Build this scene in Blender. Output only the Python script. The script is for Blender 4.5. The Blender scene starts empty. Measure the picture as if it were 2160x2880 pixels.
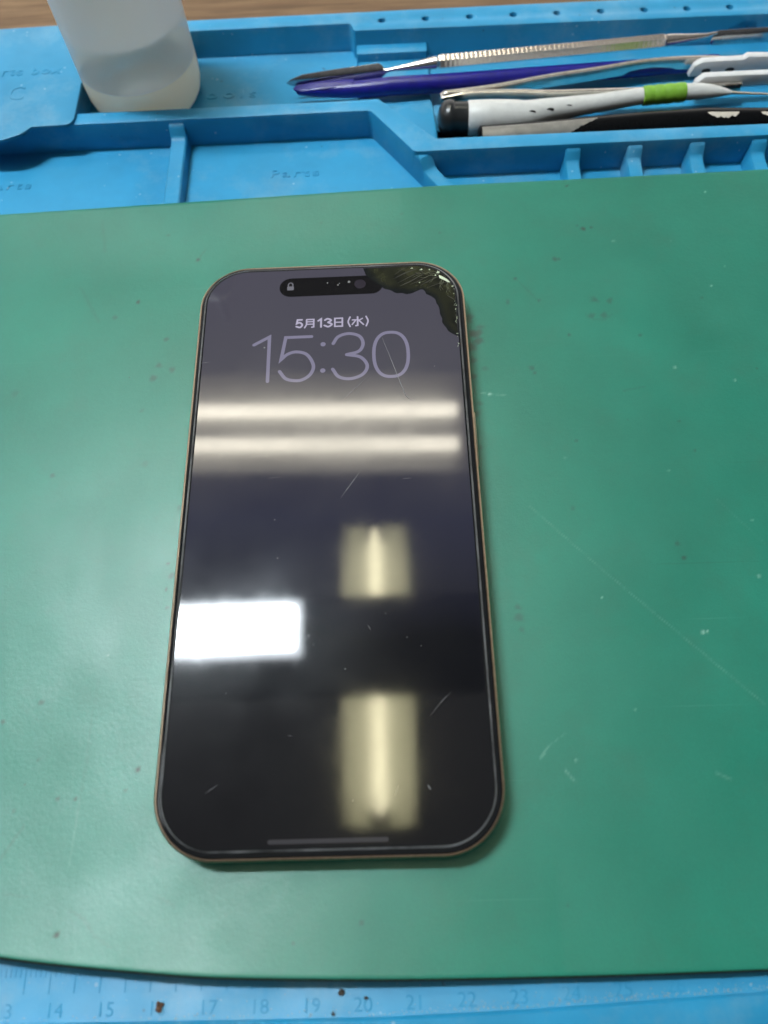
import bpy, bmesh, math, random
from mathutils import Vector, Matrix, noise
from mathutils.geometry import intersect_line_line_2d

S = 0.001                      # every length below is in millimetres
random.seed(7)
scene = bpy.context.scene
COL = scene.collection

# ------------------------------------------------------------------ helpers
class MB:
    """collects vertices and faces (mm) and links them as ONE mesh object"""
    def __init__(self): self.v = []; self.f = []
    def add(self, vs, fs):
        o = len(self.v); self.v += [tuple(p) for p in vs]; self.f += [tuple(i + o for i in f) for f in fs]
    def loft(self, rings, cap0=False, cap1=False, closed=True):
        n = len(rings[0]); vs = [p for r in rings for p in r]; fs = []
        for k in range(len(rings) - 1):
            for i in range(n if closed else n - 1):
                j = (i + 1) % n
                fs.append((k * n + i, k * n + j, (k + 1) * n + j, (k + 1) * n + i))
        if cap0: fs.append(tuple(range(n - 1, -1, -1)))
        if cap1: fs.append(tuple((len(rings) - 1) * n + i for i in range(n)))
        self.add(vs, fs)
    def box(self, x0, x1, y0, y1, z0, z1):
        v = [(x, y, z) for z in (z0, z1) for y in (y0, y1) for x in (x0, x1)]
        self.add(v, [(0, 2, 3, 1), (4, 5, 7, 6), (0, 1, 5, 4), (2, 6, 7, 3), (0, 4, 6, 2), (1, 3, 7, 5)])
    def fill(self, loops):
        """flat sheet bounded by the loops (first outer, rest holes)"""
        bm = bmesh.new(); es = []
        for lp in loops:
            vs = [bm.verts.new(p) for p in lp]
            es += [bm.edges.new((vs[i], vs[(i + 1) % len(vs)])) for i in range(len(vs))]
        bmesh.ops.triangle_fill(bm, use_beauty=True, use_dissolve=False, edges=es)
        bm.verts.index_update()
        self.add([v.co[:] for v in bm.verts], [[v.index for v in f.verts] for f in bm.faces])
        bm.free()
    def build(self, name, mat=None, parent=None, angle=35, bevel=0, seg=2, merge=True):
        me = bpy.data.meshes.new(name)
        me.from_pydata([(x * S, y * S, z * S) for x, y, z in self.v], [], self.f)
        bm = bmesh.new(); bm.from_mesh(me)
        if merge: bmesh.ops.remove_doubles(bm, verts=bm.verts, dist=2e-6)
        bmesh.ops.recalc_face_normals(bm, faces=bm.faces)
        if bevel:
            ed = [e for e in bm.edges if len(e.link_faces) == 2 and e.calc_face_angle(0) > math.radians(30)]
            bmesh.ops.bevel(bm, geom=ed, offset=bevel * S, segments=seg, affect='EDGES', profile=.5, clamp_overlap=True)
        bm.to_mesh(me); bm.free()
        me.shade_smooth(); me.set_sharp_from_angle(angle=math.radians(angle))
        o = bpy.data.objects.new(name, me); COL.objects.link(o)
        if mat: me.materials.append(mat)
        if parent: o.parent = parent; o.matrix_parent_inverse = parent.matrix_world.inverted()
        return o

def thing(name, label, cat, loc=(0, 0, 0), group=None):
    o = bpy.data.objects.new(name, None); COL.objects.link(o)
    o.empty_display_size = .01
    o.location = [c * S for c in loc]
    o.matrix_world = Matrix.Translation(o.location)
    return tag(o, label, cat, group)
def tag(o, label, cat, group=None):
    o['label'] = label; o['category'] = cat
    if group: o['group'] = group
    return o
def kind(o, k): o['kind'] = k; return o

def rpoly(pts, rad, off=0.0, seg=6, z=0.0):
    """counter-clockwise polygon moved outwards by off, its corners filleted"""
    n = len(pts); rad = rad if isinstance(rad, (list, tuple)) else [rad] * n
    P = [Vector(p) for p in pts]; out = []
    nrm = []
    for i in range(n):
        d = (P[(i + 1) % n] - P[i]).normalized(); nrm.append(Vector((d.y, -d.x)))
    for i in range(n):
        a, b = nrm[i - 1], nrm[i]
        m = (a + b); m = m / max(m.length_squared, 1e-9) * 2
        c = P[i] + m * off
        d0 = (P[i - 1] - P[i]).normalized(); d1 = (P[(i + 1) % n] - P[i]).normalized()
        cross = (-d0).x * d1.y - (-d0).y * d1.x
        r = rad[i] + off if cross > 0 else rad[i] - off
        r = max(r, .03) if rad[i] > 0 else 0.03
        ang = math.acos(max(-1, min(1, d0.dot(d1)))); t = r / math.tan(ang / 2)
        p0, p1 = c + d0 * t, c + d1 * t
        bis = (d0 + d1)
        if bis.length < 1e-6:
            out += [(c.x, c.y, z)] * (seg + 1); continue
        ctr = c + bis.normalized() * (r / math.sin(ang / 2))
        a0 = math.atan2(p0.y - ctr.y, p0.x - ctr.x); a1 = math.atan2(p1.y - ctr.y, p1.x - ctr.x)
        da = (a1 - a0 + math.pi) % (2 * math.pi) - math.pi
        for k in range(seg + 1):
            an = a0 + da * k / seg
            out.append((ctr.x + r * math.cos(an), ctr.y + r * math.sin(an), z))
    return out
def rect(x0, x1, y0, y1): return [(x0, y0), (x1, y0), (x1, y1), (x0, y1)]

def spline(pts, n=8):
    P = [Vector(p) for p in pts]; P = [P[0] * 2 - P[1]] + P + [P[-1] * 2 - P[-2]]; out = []
    for i in range(1, len(P) - 2):
        for k in range(n):
            t = k / n; a, b, c, d = P[i - 1:i + 3]
            out.append(.5 * ((2 * b) + (c - a) * t + (2 * a - 5 * b + 4 * c - d) * t * t + (3 * b - a - 3 * c + d) * t ** 3))
    out.append(P[-2]); return out

def ribbon(mb, pts, w, z, closed=False, cap=True, taper=False):
    """flat stroke of width w along 2-D points"""
    P = [Vector(p[:2]) for p in pts]; n = len(P); L = []; R = []
    for i in range(n):
        a = P[i - 1] if (i or closed) else None; b = P[(i + 1) % n] if (i < n - 1 or closed) else None
        d0 = (P[i] - a).normalized() if a is not None else None; d1 = (b - P[i]).normalized() if b is not None else None
        d0 = d0 or d1; d1 = d1 or d0
        n0, n1 = Vector((-d0.y, d0.x)), Vector((-d1.y, d1.x)); m = n0 + n1
        m = m * (2 / max(m.length_squared, .35)) * (w / 2)
        if taper: m *= math.sin(math.pi * min(1, max(0, (i + .15) / (n - .7)))) * .8 + .2
        L.append(P[i] + m); R.append(P[i] - m)
    if closed:
        vs = [(p.x, p.y, z) for p in L] + [(p.x, p.y, z) for p in R]
        mb.add(vs, [(i, n + i, n + (i + 1) % n, (i + 1) % n) for i in range(n)]); return
    out = list(L)
    def arc(c, a, b):
        r = (a - c).length; a0 = math.atan2((a - c).y, (a - c).x)
        return [c + Vector((math.cos(a0 - math.pi * k / 6), math.sin(a0 - math.pi * k / 6))) * r for k in range(1, 6)]
    vs = [(p.x, p.y, z) for p in L] + [(p.x, p.y, z) for p in R]
    mb.add(vs, [(i, n + i, n + i + 1, i + 1) for i in range(n - 1)])
    if cap and not taper:
        e = arc(P[-1], L[-1], R[-1]); pl = [L[-1]] + e + [R[-1]]
        mb.add([(p.x, p.y, z) for p in pl], [tuple(range(len(pl)))])
        e = arc(P[0], R[0], L[0]); pl = [R[0]] + e + [L[0]]
        mb.add([(p.x, p.y, z) for p in pl], [tuple(range(len(pl)))])

def disc(cx, cy, r, z, n=24): return [(cx + r * math.cos(2 * math.pi * k / n), cy + r * math.sin(2 * math.pi * k / n), z) for k in range(n)]

def tube(mb, pts, rad, n=16, squash=1.0, caps=True, rot=0.0, up=Vector((0, 0, 1))):
    """round section swept along 3-D points; rad = one radius per point"""
    P = [Vector(p) for p in pts]; rings = []
    for i, p in enumerate(P):
        d = (P[min(i + 1, len(P) - 1)] - P[max(i - 1, 0)]).normalized()
        s = d.cross(up).normalized(); u = s.cross(d).normalized()
        r = rad[i] if isinstance(rad, (list, tuple)) else rad
        rings.append([p + (s * math.cos(rot + 2 * math.pi * k / n) * r + u * math.sin(rot + 2 * math.pi * k / n) * r * squash) for k in range(n)])
    mb.loft(rings, caps, caps)

def text_mesh(name, body, size, loc, mat, parent, depth=.3, sx=1.0, bold=0.0, bevel=.06, spacing=1.0):
    cu = bpy.data.curves.new(name, 'FONT'); cu.body = body; cu.size = size * S; cu.extrude = depth * S / 2
    cu.offset = bold * S; cu.space_character = spacing; cu.resolution_u = 4; cu.bevel_depth = bevel * S; cu.bevel_resolution = 1
    t = bpy.data.objects.new('tmp', cu); COL.objects.link(t)
    dg = bpy.context.evaluated_depsgraph_get(); me = bpy.data.meshes.new_from_object(t.evaluated_get(dg))
    bpy.data.objects.remove(t); bpy.data.curves.remove(cu)
    for v in me.vertices: v.co.x = v.co.x * sx + loc[0] * S; v.co.y += loc[1] * S; v.co.z += loc[2] * S
    me.materials.clear(); me.materials.append(mat); me.name = name
    o = bpy.data.objects.new(name, me); COL.objects.link(o); o.parent = parent
    o.matrix_parent_inverse = parent.matrix_world.inverted()
    return o

# ------------------------------------------------------------------ materials
class NT:
    def __init__(self, name):
        self.m = bpy.data.materials.new(name); self.m.use_nodes = True
        self.t = self.m.node_tree; self.b = self.t.nodes['Principled BSDF']; self.out = self.t.nodes['Material Output']
    def n(self, typ, **kw):
        nd = self.t.nodes.new(typ)
        for k, v in kw.items():
            if k.startswith('i_'):
                key = k[2:]; nd.inputs[int(key) if key.isdigit() else key].default_value = v
            else: setattr(nd, k, v)
        return nd
    def l(self, a, b): self.t.links.new(a, b)
    def coord(self, scale=1.0, stretch=(1, 1, 1)):
        c = self.n('ShaderNodeTexCoord'); mp = self.n('ShaderNodeMapping'); mp.inputs['Scale'].default_value = [scale * s for s in stretch]
        self.l(c.outputs['Object'], mp.inputs['Vector']); return mp.outputs['Vector']
    def noise(self, scale, detail=3, rough=.55, vec=None):
        nd = self.n('ShaderNodeTexNoise'); nd.inputs['Scale'].default_value = scale; nd.inputs['Detail'].default_value = detail; nd.inputs['Roughness'].default_value = rough
        self.l(vec or self.coord(), nd.inputs['Vector']); return nd.outputs['Fac']
    def ramp(self, fac, stops):
        r = self.n('ShaderNodeValToRGB'); e = r.color_ramp.elements
        while len(e) < len(stops): e.new(.5)
        for k, (p, c) in enumerate(stops):
            e[k].position = p; e[k].color = (*c, 1) if isinstance(c, (tuple, list)) else (c, c, c, 1)
        self.l(fac, r.inputs['Fac']); return r.outputs['Color']
    def mix(self, fac, a, b, mode='MIX'):
        m = self.n('ShaderNodeMix', data_type='RGBA', blend_type=mode)
        for i, x in ((0, fac), (6, a), (7, b)):
            if hasattr(x, 'is_output'): self.l(x, m.inputs[i])
            else: m.inputs[i].default_value = x if i == 0 else (*x, 1)
        return m.outputs[2]
    def math(self, op, a, b=0.0):
        m = self.n('ShaderNodeMath', operation=op)
        for i, x in ((0, a), (1, b)):
            if hasattr(x, 'is_output'): self.l(x, m.inputs[i])
            else: m.inputs[i].default_value = x
        return m.outputs[0]
    def set(self, **kw):
        for k, v in kw.items():
            key = k.replace('_', ' '); i = self.b.inputs[key]
            if hasattr(v, 'is_output'): self.l(v, i)
            elif isinstance(v, tuple): i.default_value = (*v, 1)
            else: i.default_value = v
        return self
    def bump(self, h, strength=.2, dist=.0002):
        b = self.n('ShaderNodeBump'); b.inputs['Strength'].default_value = strength; b.inputs['Distance'].default_value = dist
        self.l(h, b.inputs['Height']); self.l(b.outputs[0], self.b.inputs['Normal'])

def plain(name, col, rough=.5, metal=0.0, spec=.5, var=.12, vscale=400, bump=0.0):
    t = NT(name); f = t.noise(vscale, 4)
    lo = tuple(c * (1 - var) for c in col); hi = tuple(min(1, c * (1 + var)) for c in col)
    t.set(Base_Color=t.ramp(f, [(.3, lo), (.7, hi)]), Metallic=metal, Specular_IOR_Level=spec)
    r = t.math('MULTIPLY_ADD', t.noise(vscale * .4, 3), .12); t.t.nodes[-1]
    t.set(Roughness=rough)
    if bump: t.bump(t.noise(vscale * 4, 4), bump, .0001)
    return t.m

def dusty_silicone(name, base):
    t = NT(name)
    col = t.ramp(t.noise(55, 4, .6), [(.3, tuple(c * .9 for c in base)), (.72, tuple(c * 1.1 for c in base))])
    v = t.n('ShaderNodeTexVoronoi'); v.inputs['Scale'].default_value = 330; t.l(t.coord(), v.inputs['Vector'])
    msk = t.math('MULTIPLY', t.math('LESS_THAN', v.outputs['Distance'], .13), t.math('GREATER_THAN', t.noise(180, 2), .60))
    col = t.mix(t.math('MULTIPLY', msk, .30), col, (.55, .62, .66))
    v2 = t.n('ShaderNodeTexVoronoi'); v2.inputs['Scale'].default_value = 210; t.l(t.coord(), v2.inputs['Vector'])
    m2 = t.math('MULTIPLY', t.math('LESS_THAN', v2.outputs['Distance'], .10), t.math('GREATER_THAN', t.noise(120, 2), .63))
    col = t.mix(t.math('MULTIPLY', m2, .6), col, (.02, .08, .13))
    film = t.ramp(t.noise(34, 6, .7), [(.50, 0.0), (.74, .34)])
    col = t.mix(film, col, (.30, .42, .46))
    t.set(Base_Color=col, Roughness=t.ramp(t.noise(90, 4), [(.3, .42), (.7, .54)]), Specular_IOR_Level=.40)
    t.bump(t.noise(1500, 3), .10, .0001)
    return t.m

M = {}
M['blue'] = dusty_silicone('blue_silicone', (.018, .245, .45))
M['blue_lid'] = dusty_silicone('blue_silicone_lid', (.020, .215, .385))

# the green rubber sheet: its stains and scratches come in as per-vertex wear
t = NT('green_rubber')
cl = t.noise(28, 5, .6)
col = t.ramp(cl, [(.26, (.004, .135, .088)), (.74, (.008, .190, .127))])
fine = t.noise(700, 4, .7)
col = t.mix(t.ramp(fine, [(.45, 0.0), (.8, .22)]), col, (.03, .19, .125))
v = t.n('ShaderNodeTexVoronoi'); v.inputs['Scale'].default_value = 130; t.l(t.coord(), v.inputs['Vector'])
spk = t.math('MULTIPLY', t.math('LESS_THAN', v.outputs['Distance'], .055), t.math('GREATER_THAN', t.noise(75, 2), .60))
col = t.mix(t.math('MULTIPLY', spk, .55), col, (.02, .09, .06))
smu = t.ramp(t.noise(60, 6, .7), [(.52, 0.0), (.78, .38)])
col = t.mix(smu, col, (.03, .125, .085))
def cuts(rot, sc_, lo, hi, seed):
    c_ = t.n('ShaderNodeTexCoord'); mp = t.n('ShaderNodeMapping'); mp.inputs['Rotation'].default_value = (0, 0, rot); mp.inputs['Location'].default_value = (seed, seed, 0); mp.inputs['Scale'].default_value = (sc_ * .012, sc_, 1)
    wv = t.n('ShaderNodeVectorMath', operation='ADD'); t.l(c_.outputs['Object'], mp.inputs['Vector']); t.l(mp.outputs['Vector'], wv.inputs[0])
    return t.math('MULTIPLY', t.ramp(t.noise(1.0, 1, .4, wv.outputs[0]), [(lo, 0.0), (hi, 1.0)]), t.ramp(t.noise(33, 2), [(.48, 0.0), (.62, 1.0)]))
col = t.mix(t.math('MULTIPLY', cuts(.7, 900, .74, .78, 3.1), .10), col, (.16, .36, .28))
col = t.mix(t.math('MULTIPLY', cuts(-.5, 760, .74, .78, 7.7), .10), col, (.16, .36, .28))
col = t.mix(t.math('MULTIPLY', cuts(1.45, 820, .73, .78, 1.9), .16), col, (.01, .05, .035))
gr = t.noise(2600, 2, .6)
col = t.mix(t.ramp(gr, [(.3, .16), (.7, 0.0)]), col, (.004, .07, .045))
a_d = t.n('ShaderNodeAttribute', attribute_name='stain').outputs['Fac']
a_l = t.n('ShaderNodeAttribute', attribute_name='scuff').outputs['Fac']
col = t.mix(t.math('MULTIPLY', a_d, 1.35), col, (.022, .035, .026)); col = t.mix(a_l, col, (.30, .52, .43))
t.set(Base_Color=col, Specular_IOR_Level=.53,
      Roughness=t.math('ADD', t.ramp(t.noise(45, 5, .65), [(.3, .36), (.7, .46)]), t.math('MULTIPLY', a_d, .15)))
hb = t.math('ADD', t.noise(900, 5, .7), t.math('MULTIPLY', t.noise(140, 3), .8))
hb = t.math('ADD', hb, t.math('MULTIPLY', t.noise(48, 4, .6), 2.2))
t.bump(hb, .40, .00012)
M['green'] = t.m

M['backing'] = None
# wood
t = NT('wood_grain')
vec = t.coord(1, (18, 260, 100)); g = t.noise(1.0, 8, .65, vec)
vec2 = t.coord(1, (60, 1500, 100)); g2 = t.noise(1.0, 4, .6, vec2)
c1 = t.ramp(g, [(.25, (.085, .044, .020)), (.5, (.165, .094, .046)), (.75, (.26, .16, .085))])
c1 = t.mix(t.ramp(g2, [(.35, .45), (.6, 0.0)]), c1, (.07, .038, .02))
t.set(Base_Color=c1, Roughness=.5, Specular_IOR_Level=.25); t.bump(g2, .2, .0002)
M['wood'] = t.m

M['titanium'] = plain('gold_titanium', (.47, .35, .25), .33, 1.0, vscale=900)
t = NT('film_edge_glint'); t.set(Base_Color=t.ramp(t.noise(70, 4, .7), [(.38, (.02, .021, .022)), (.66, (.12, .125, .13))]), Roughness=.4); M['film_edge_glint'] = t.m  # pale grey painted in for the glint along the protector edge
M['titanium_dark'] = plain('antenna_band', (.20, .17, .14), .5, 0.0)
def glass_black(name, base, rough=.035, emi=None, strength=1.0):
    t = NT(name)
    sm = t.noise(60, 4, .6)
    t.set(Base_Color=base, IOR=1.5, Roughness=t.ramp(sm, [(.4, rough), (.8, rough + .05)]))
    fm = t.noise(24, 6, .7)
    t.set(Coat_Weight=t.ramp(fm, [(.35, .03), (.75, .15)]), Coat_Roughness=.24, Coat_IOR=1.4)
    if emi: t.set(Emission_Color=emi, Emission_Strength=strength)
    return t
M['bezel'] = glass_black('black_glass', (.004, .005, .006)).m
M['island'] = glass_black('black_camera_glass', (.002, .002, .003)).m
t = glass_black('lit_display', (.003, .003, .004))
# what the display shows: a lock screen that is grey violet at the top and nearly black below
sx = t.n('ShaderNodeSeparateXYZ'); tc = t.n('ShaderNodeTexCoord'); t.l(tc.outputs['Object'], sx.inputs[0])
yy = t.math('MULTIPLY_ADD', sx.outputs['Y'], 1 / .150); t.t.nodes[-1].inputs[2].default_value = .5
wob = t.math('ADD', yy, t.math('MULTIPLY', t.math('SUBTRACT', t.noise(32, 2), .5), .10))
pic = t.ramp(wob, [(.0, (.0015, .0018, .0022)), (.30, (.0025, .003, .0045)), (.48, (.017, .019, .040)), (.62, (.040, .040, .056)), (.78, (.064, .063, .083)), (1., (.066, .063, .088))])
t.set(Emission_Color=pic, Emission_Strength=1.0)
M['display'] = t.m
def shown(name, c): return glass_black(name, (.004, .004, .004), emi=c).m
M['digits'] = shown('clock_digits', (.215, .205, .30)); M['date'] = shown('date_letters', (.45, .42, .56))
M['bar'] = shown('home_bar', (.040, .040, .046)); M['lock'] = shown('lock_symbol', (.17, .17, .20))
t = glass_black('dead_pixels', (.03, .03, .013), .06)
c = t.ramp(t.noise(130, 5, .7), [(.36, (.003, .004, .003)), (.52, (.016, .017, .008)), (.72, (.048, .049, .022))])
t.set(Base_Color=t.mix(t.n('ShaderNodeAttribute', attribute_name='bleed').outputs['Fac'], (.003, .005, .006), c)); M['olive'] = t.m
M['deadrim'] = glass_black('dead_edge', (.006, .009, .009), .05).m
M['glint'] = plain('splinter_glint', (.5, .56, .42), .25)  # pale colour painted in for lamp glints on the splinters
M['scratch'] = plain('scratch_white', (.15, .15, .16), .6)
M['hairline'] = plain('hairline_crack', (.10, .105, .065), .35)
M['crack'] = plain('crack_dark', (.005, .006, .004), .3)
M['steel'] = plain('knurled_steel', (.74, .69, .64), .27, 1.0, vscale=1500)
M['blade'] = plain('polished_steel', (.55, .57, .58), .18, 1.0, vscale=500)
M['cream'] = plain('satin_steel', (.74, .71, .65), .26, 1.0)
M['spudger'] = plain('blue_nylon', (.006, .005, .17), .34, var=.2, vscale=300)
M['ceramic'] = plain('white_ceramic', (.60, .60, .60), .35, var=.04)
M['white'] = plain('white_plastic', (.55, .55, .53), .4, var=.06)
M['black'] = plain('black_plastic', (.003, .0035, .004), .24, spec=.12)
M['rubber'] = plain('black_rubber', (.012, .014, .015), .28)
M['lime'] = plain('lime_rubber', (.17, .36, .03), .5, var=.15, vscale=600)
M['label'] = plain('grey_label', (.21, .20, .18), .35, .3, var=.2, vscale=260)
M['paint'] = plain('worn_paint', (.5, .45, .38), .6)
M['backing'] = plain('black_backing', (.006, .012, .010), .7, spec=.2)
M['hole'] = plain('dark_hole', (.02, .018, .016), .6)
M['tan'] = plain('tan_bristle', (.42, .36, .28), .6)
M['housing'] = plain('white_enamel', (.82, .82, .78), .45, var=.03)
M['socket'] = plain('grey_socket', (.12, .12, .10), .5)
M['enamel_grey'] = plain('grey_enamel', (.5, .5, .48), .5, var=.03)
M['lampblack'] = plain('lamp_black', (.02, .02, .022), .5)
M['debris'] = plain('pale_grit', (.28, .30, .29), .8, var=.4, vscale=3000)
M['crumb'] = plain('rust_crumb', (.10, .05, .025), .8, var=.4, vscale=1500)
M['crumbdark'] = plain('dark_crumb', (.03, .022, .014), .7, var=.4, vscale=1500)
def lamp_mat(name, col, s):
    t = NT(name); t.set(Base_Color=(.8, .8, .8), Emission_Color=col, Emission_Strength=s); return t.m
M['tube'] = lamp_mat('lit_tube', (1.0, .93, .76), 21)
M['tube_yellow'] = lamp_mat('lit_tube_warm', (1.0, .92, .60), 25)
M['panel'] = lamp_mat('lit_panel', (.84, .94, 1.0), 178)
M['panel_edge'] = lamp_mat('lit_panel_border', (.85, .93, 1.0), 14)
M['reflector_glow'] = lamp_mat('lit_reflector_glow', (1.0, .95, .54), 4.8)
M['fill_panel'] = lamp_mat('lit_fill_panel', (.93, .98, 1.0), 3.5)

# translucent plastic of the bottle and the clear liquid in it
def translucent(name, col, mixt, clear, rough):
    t = NT(name)
    d = t.n('ShaderNodeBsdfDiffuse'); d.inputs['Color'].default_value = (*col, 1)
    tr = t.n('ShaderNodeBsdfTranslucent'); tr.inputs['Color'].default_value = (*col, 1)
    m1 = t.n('ShaderNodeMixShader'); m1.inputs[0].default_value = mixt; t.l(d.outputs[0], m1.inputs[1]); t.l(tr.outputs[0], m1.inputs[2])
    rf = t.n('ShaderNodeBsdfRefraction'); rf.inputs['Roughness'].default_value = rough; rf.inputs['IOR'].default_value = 1.02; rf.inputs['Color'].default_value = (.95, .96, .96, 1)
    m2 = t.n('ShaderNodeMixShader'); m2.inputs[0].default_value = clear; t.l(m1.outputs[0], m2.inputs[1]); t.l(rf.outputs[0], m2.inputs[2])
    gl = t.n('ShaderNodeBsdfGlossy'); gl.inputs['Roughness'].default_value = .3
    fr = t.n('ShaderNodeFresnel'); fr.inputs['IOR'].default_value = 1.4
    m3 = t.n('ShaderNodeMixShader'); t.l(t.math('MULTIPLY', fr.outputs[0], .5), m3.inputs[0]); t.l(m2.outputs[0], m3.inputs[1]); t.l(gl.outputs[0], m3.inputs[2])
    t.l(m3.outputs[0], t.out.inputs['Surface']); return t.m
M['frost'] = translucent('frosted_plastic', (.992, .985, .97), .5, .26, .5)
M['wet'] = translucent('wet_plastic', (.97, .985, .99), .5, .50, .3)
t = NT('clear_liquid'); t.set(Base_Color=(.80, .88, .92), Roughness=.12, IOR=1.2, Transmission_Weight=1.0); M['liquid'] = t.m
M['surface'] = translucent('liquid_surface', (.93, .97, .97), .5, .35, .2)
M['caustic_pale'] = translucent('caustic_base', (1.0, .95, .80), .5, .0, .4)  # pale warm tone painted in for light the liquid focuses on the base

# ------------------------------------------------------------------ levels
RZ, FZ, DZ, WZ = 2.8, -7.2, -2.3, -9.3        # tray ridge, compartment floor, divider top, table

# table
mb = MB(); mb.box(-700, 700, -330, 520, WZ - 25, WZ)
kind(mb.build('table_top', M['wood'], bevel=1.0), 'structure')

# ------------------------------------------------------------------ blue repair mat
mat_t = thing('repair_mat', 'large blue silicone repair mat with moulded compartments, screw holes and an embossed ruler edge', 'work mat', (10, 150, WZ))
XL, XR, YR = -210.0, 165.0, 190.6
front = [(XL, 140.9), (-25.2, 141.4), (11.3, 141.6), (24.6, 122.5), (XR, 123.0)]
outline = front + [(XR, YR - .6), (60, YR), (-50, YR - .1), (XL, YR + .3)]
orad = [.1, .1, 2.2, 2.2, .1, 2, .1, .1, 2]
comp = [(-196, 146), (2, 146.6), (14.0, 146.9), (31.6, 127.9), (152, 127.9), (152, 179.2), (6.3, 180.7), (5.2, 184.7), (-196, 184.6)]
crad = [2, .1, 1.2, .8, 2, 2, .8, 1.6, 2]
mb = MB()
prof_o = [(-.55, RZ), (-.16, RZ - .15), (0, RZ - .55), (0, FZ - .2), (0, WZ + .02)]
prof_i = [(.55, RZ), (.16, RZ - .15), (0, RZ - .55), (0, FZ + .7), (-.25, FZ + .2), (-.8, FZ)]
screw = [(16, 185.5), (30.9, 185.4), (45.9, 185.3), (60.8, 185.2), (75.6, 185), (90.3, 184.8), (104.9, 184.4), (119.2, 184.0), (133.5, 183.7), (148, 183.4)]
loops = [rpoly(outline, orad, prof_o[0][0], z=RZ), rpoly(comp, crad, prof_i[0][0], z=RZ)]
loops += [disc(x, y, 1.55, RZ) for x, y in screw]
mb.fill(loops)
mb.loft([rpoly(outline, orad, o, z=z) for o, z in prof_o])
mb.loft([rpoly(comp, crad, o, z=z) for o, z in prof_i])
mb.fill([rpoly(comp, crad, prof_i[-1][0], z=FZ)])
for x, y in screw:
    mb.loft([disc(x, y, r, z) for r, z in ((1.55, RZ), (1.3, RZ - .12), (1.15, RZ - .5), (1.1, RZ - 3.5))], cap1=True)
tray = mb.build('tray', M['blue'], mat_t)
# raised steps inside the compartment
mb = MB()
L1 = rect(6.9, 31.2, 176.0, 181.2)
mb.loft([rpoly(L1, .5, o, z=z) for o, z in ((.2, FZ - .1), (0, DZ - .6), (-.15, DZ - .15), (-.5, DZ))], cap1=True)
L2 = [(12.6, 146.6), (30.6, 127.4), (33.0, 127.4), (31.6, 150.8), (17.2, 149.9)]
mb.loft([rpoly(L2, .5, o, z=z) for o, z in ((.2, FZ - .1), (0, DZ - .6), (-.15, DZ - .15), (-.5, DZ))], cap1=True)
L3 = [(7.2, 146.0), (31.8, 146.0), (31.8, 180), (7.2, 180)]
mb.loft([rpoly(L3, .5, o, z=z) for o, z in ((.3, FZ - .1), (0, FZ + 1.5), (-.5, FZ + 2.0))], cap1=True)
mb.build('ledge', M['blue'], mat_t)
# floor of the parts row and flat field with ruler strip
mb = MB()
lip = [(XL, -102.6), (10, -102.7), (38.8, -101.9), (84, -99.8), (XR, -96.2)]
fz = -2.62
ymid = 111.0
gridx = [XL, -100, -60, -20, 10, 38.8, 60, 84, XR]
def lip_y(x):
    for (a, b), (c, d) in zip(lip, lip[1:]):
        if a <= x <= c: return b + (d - b) * (x - a) / (c - a)
    return lip[-1][1]
def green_top(x): return 108.9 + (x + 30.7) * (.0312 if x < 30 else .018) if x < 30 else 110.8 + (x - 30.1) * .0119
rows = []
for x in gridx:
    ft = green_top(x) - .6; ly = lip_y(x)
    rows.append([(x, 143, FZ), (x, ft + .8, FZ), (x, ft + .25, FZ + .5), (x, ft, FZ + 1.5), (x, ft - .1, fz - .5), (x, ft - .5, fz), (x, 40, fz), (x, -60, fz),
                 (x, ly + .35, fz), (x, ly + .08, fz + .15), (x, ly - .12, fz + .75), (x, ly - .45, fz + 1.0), (x, ly - 7.5, fz + 1.0), (x, ly - 8.2, fz + .6), (x, ly - 8.3, WZ + .02)])
mb.loft([list(r) for r in rows], closed=False)
mb.build('ruler_strip', M['blue'], mat_t)
# dividers of the parts row
def divider(xc, y0, y1, hw, hb):
    prof = [(y0 + .3, RZ - 1.3), (y0 - .5, RZ - 1.6), (y0 - 1.3, RZ - 2.4), (y0 - 2.0, DZ + 1.0), (y0 - 2.8, DZ + .3), (y0 - 3.8, DZ), (y1, DZ)]
    mb = MB(); rings = []
    for k, (y, z) in enumerate(prof):
        rings.append([(xc - hb, y, FZ - .1), (xc - hw - .12, y, z - .5), (xc - hw + .3, y, z), (xc + hw - .3, y, z), (xc + hw + .12, y, z - .5), (xc + hb, y, FZ - .1)])
    mb.loft(rings, True, True); return mb.build('divider', M['blue'], mat_t)
divider(-51.2, 141.3, 108, 2.4, 2.7)
for xc in (73.7, 92.7, 111.8, 130.7): divider(xc, 123.0, 109, 2.2, 2.9)
mb = MB()       # slanting divider that carries on from the diagonal ridge
ax = Vector((.56, -.83)); nn = Vector((.83, .56)); rings = []
for s_, z in ((-2, RZ - 1.2), (.5, RZ - 1.4), (1.6, RZ - 2.6), (2.4, DZ + .8), (3.4, DZ + .2), (4.6, DZ), (15, DZ)):
    c = Vector((26.7, 124.0)) + ax * (s_ + (2.0 if s_ > 0 else 0)); w = 2.3
    rings.append([(*(c + nn * a), zz) for a, zz in ((-w - .4, FZ - .1), (-w, z - .5), (-w + .4, z), (w - .4, z), (w, z - .5), (w + .5, FZ - .1))])
mb.loft(rings, True, True); mb.build('divider', M['blue'], mat_t)
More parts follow.
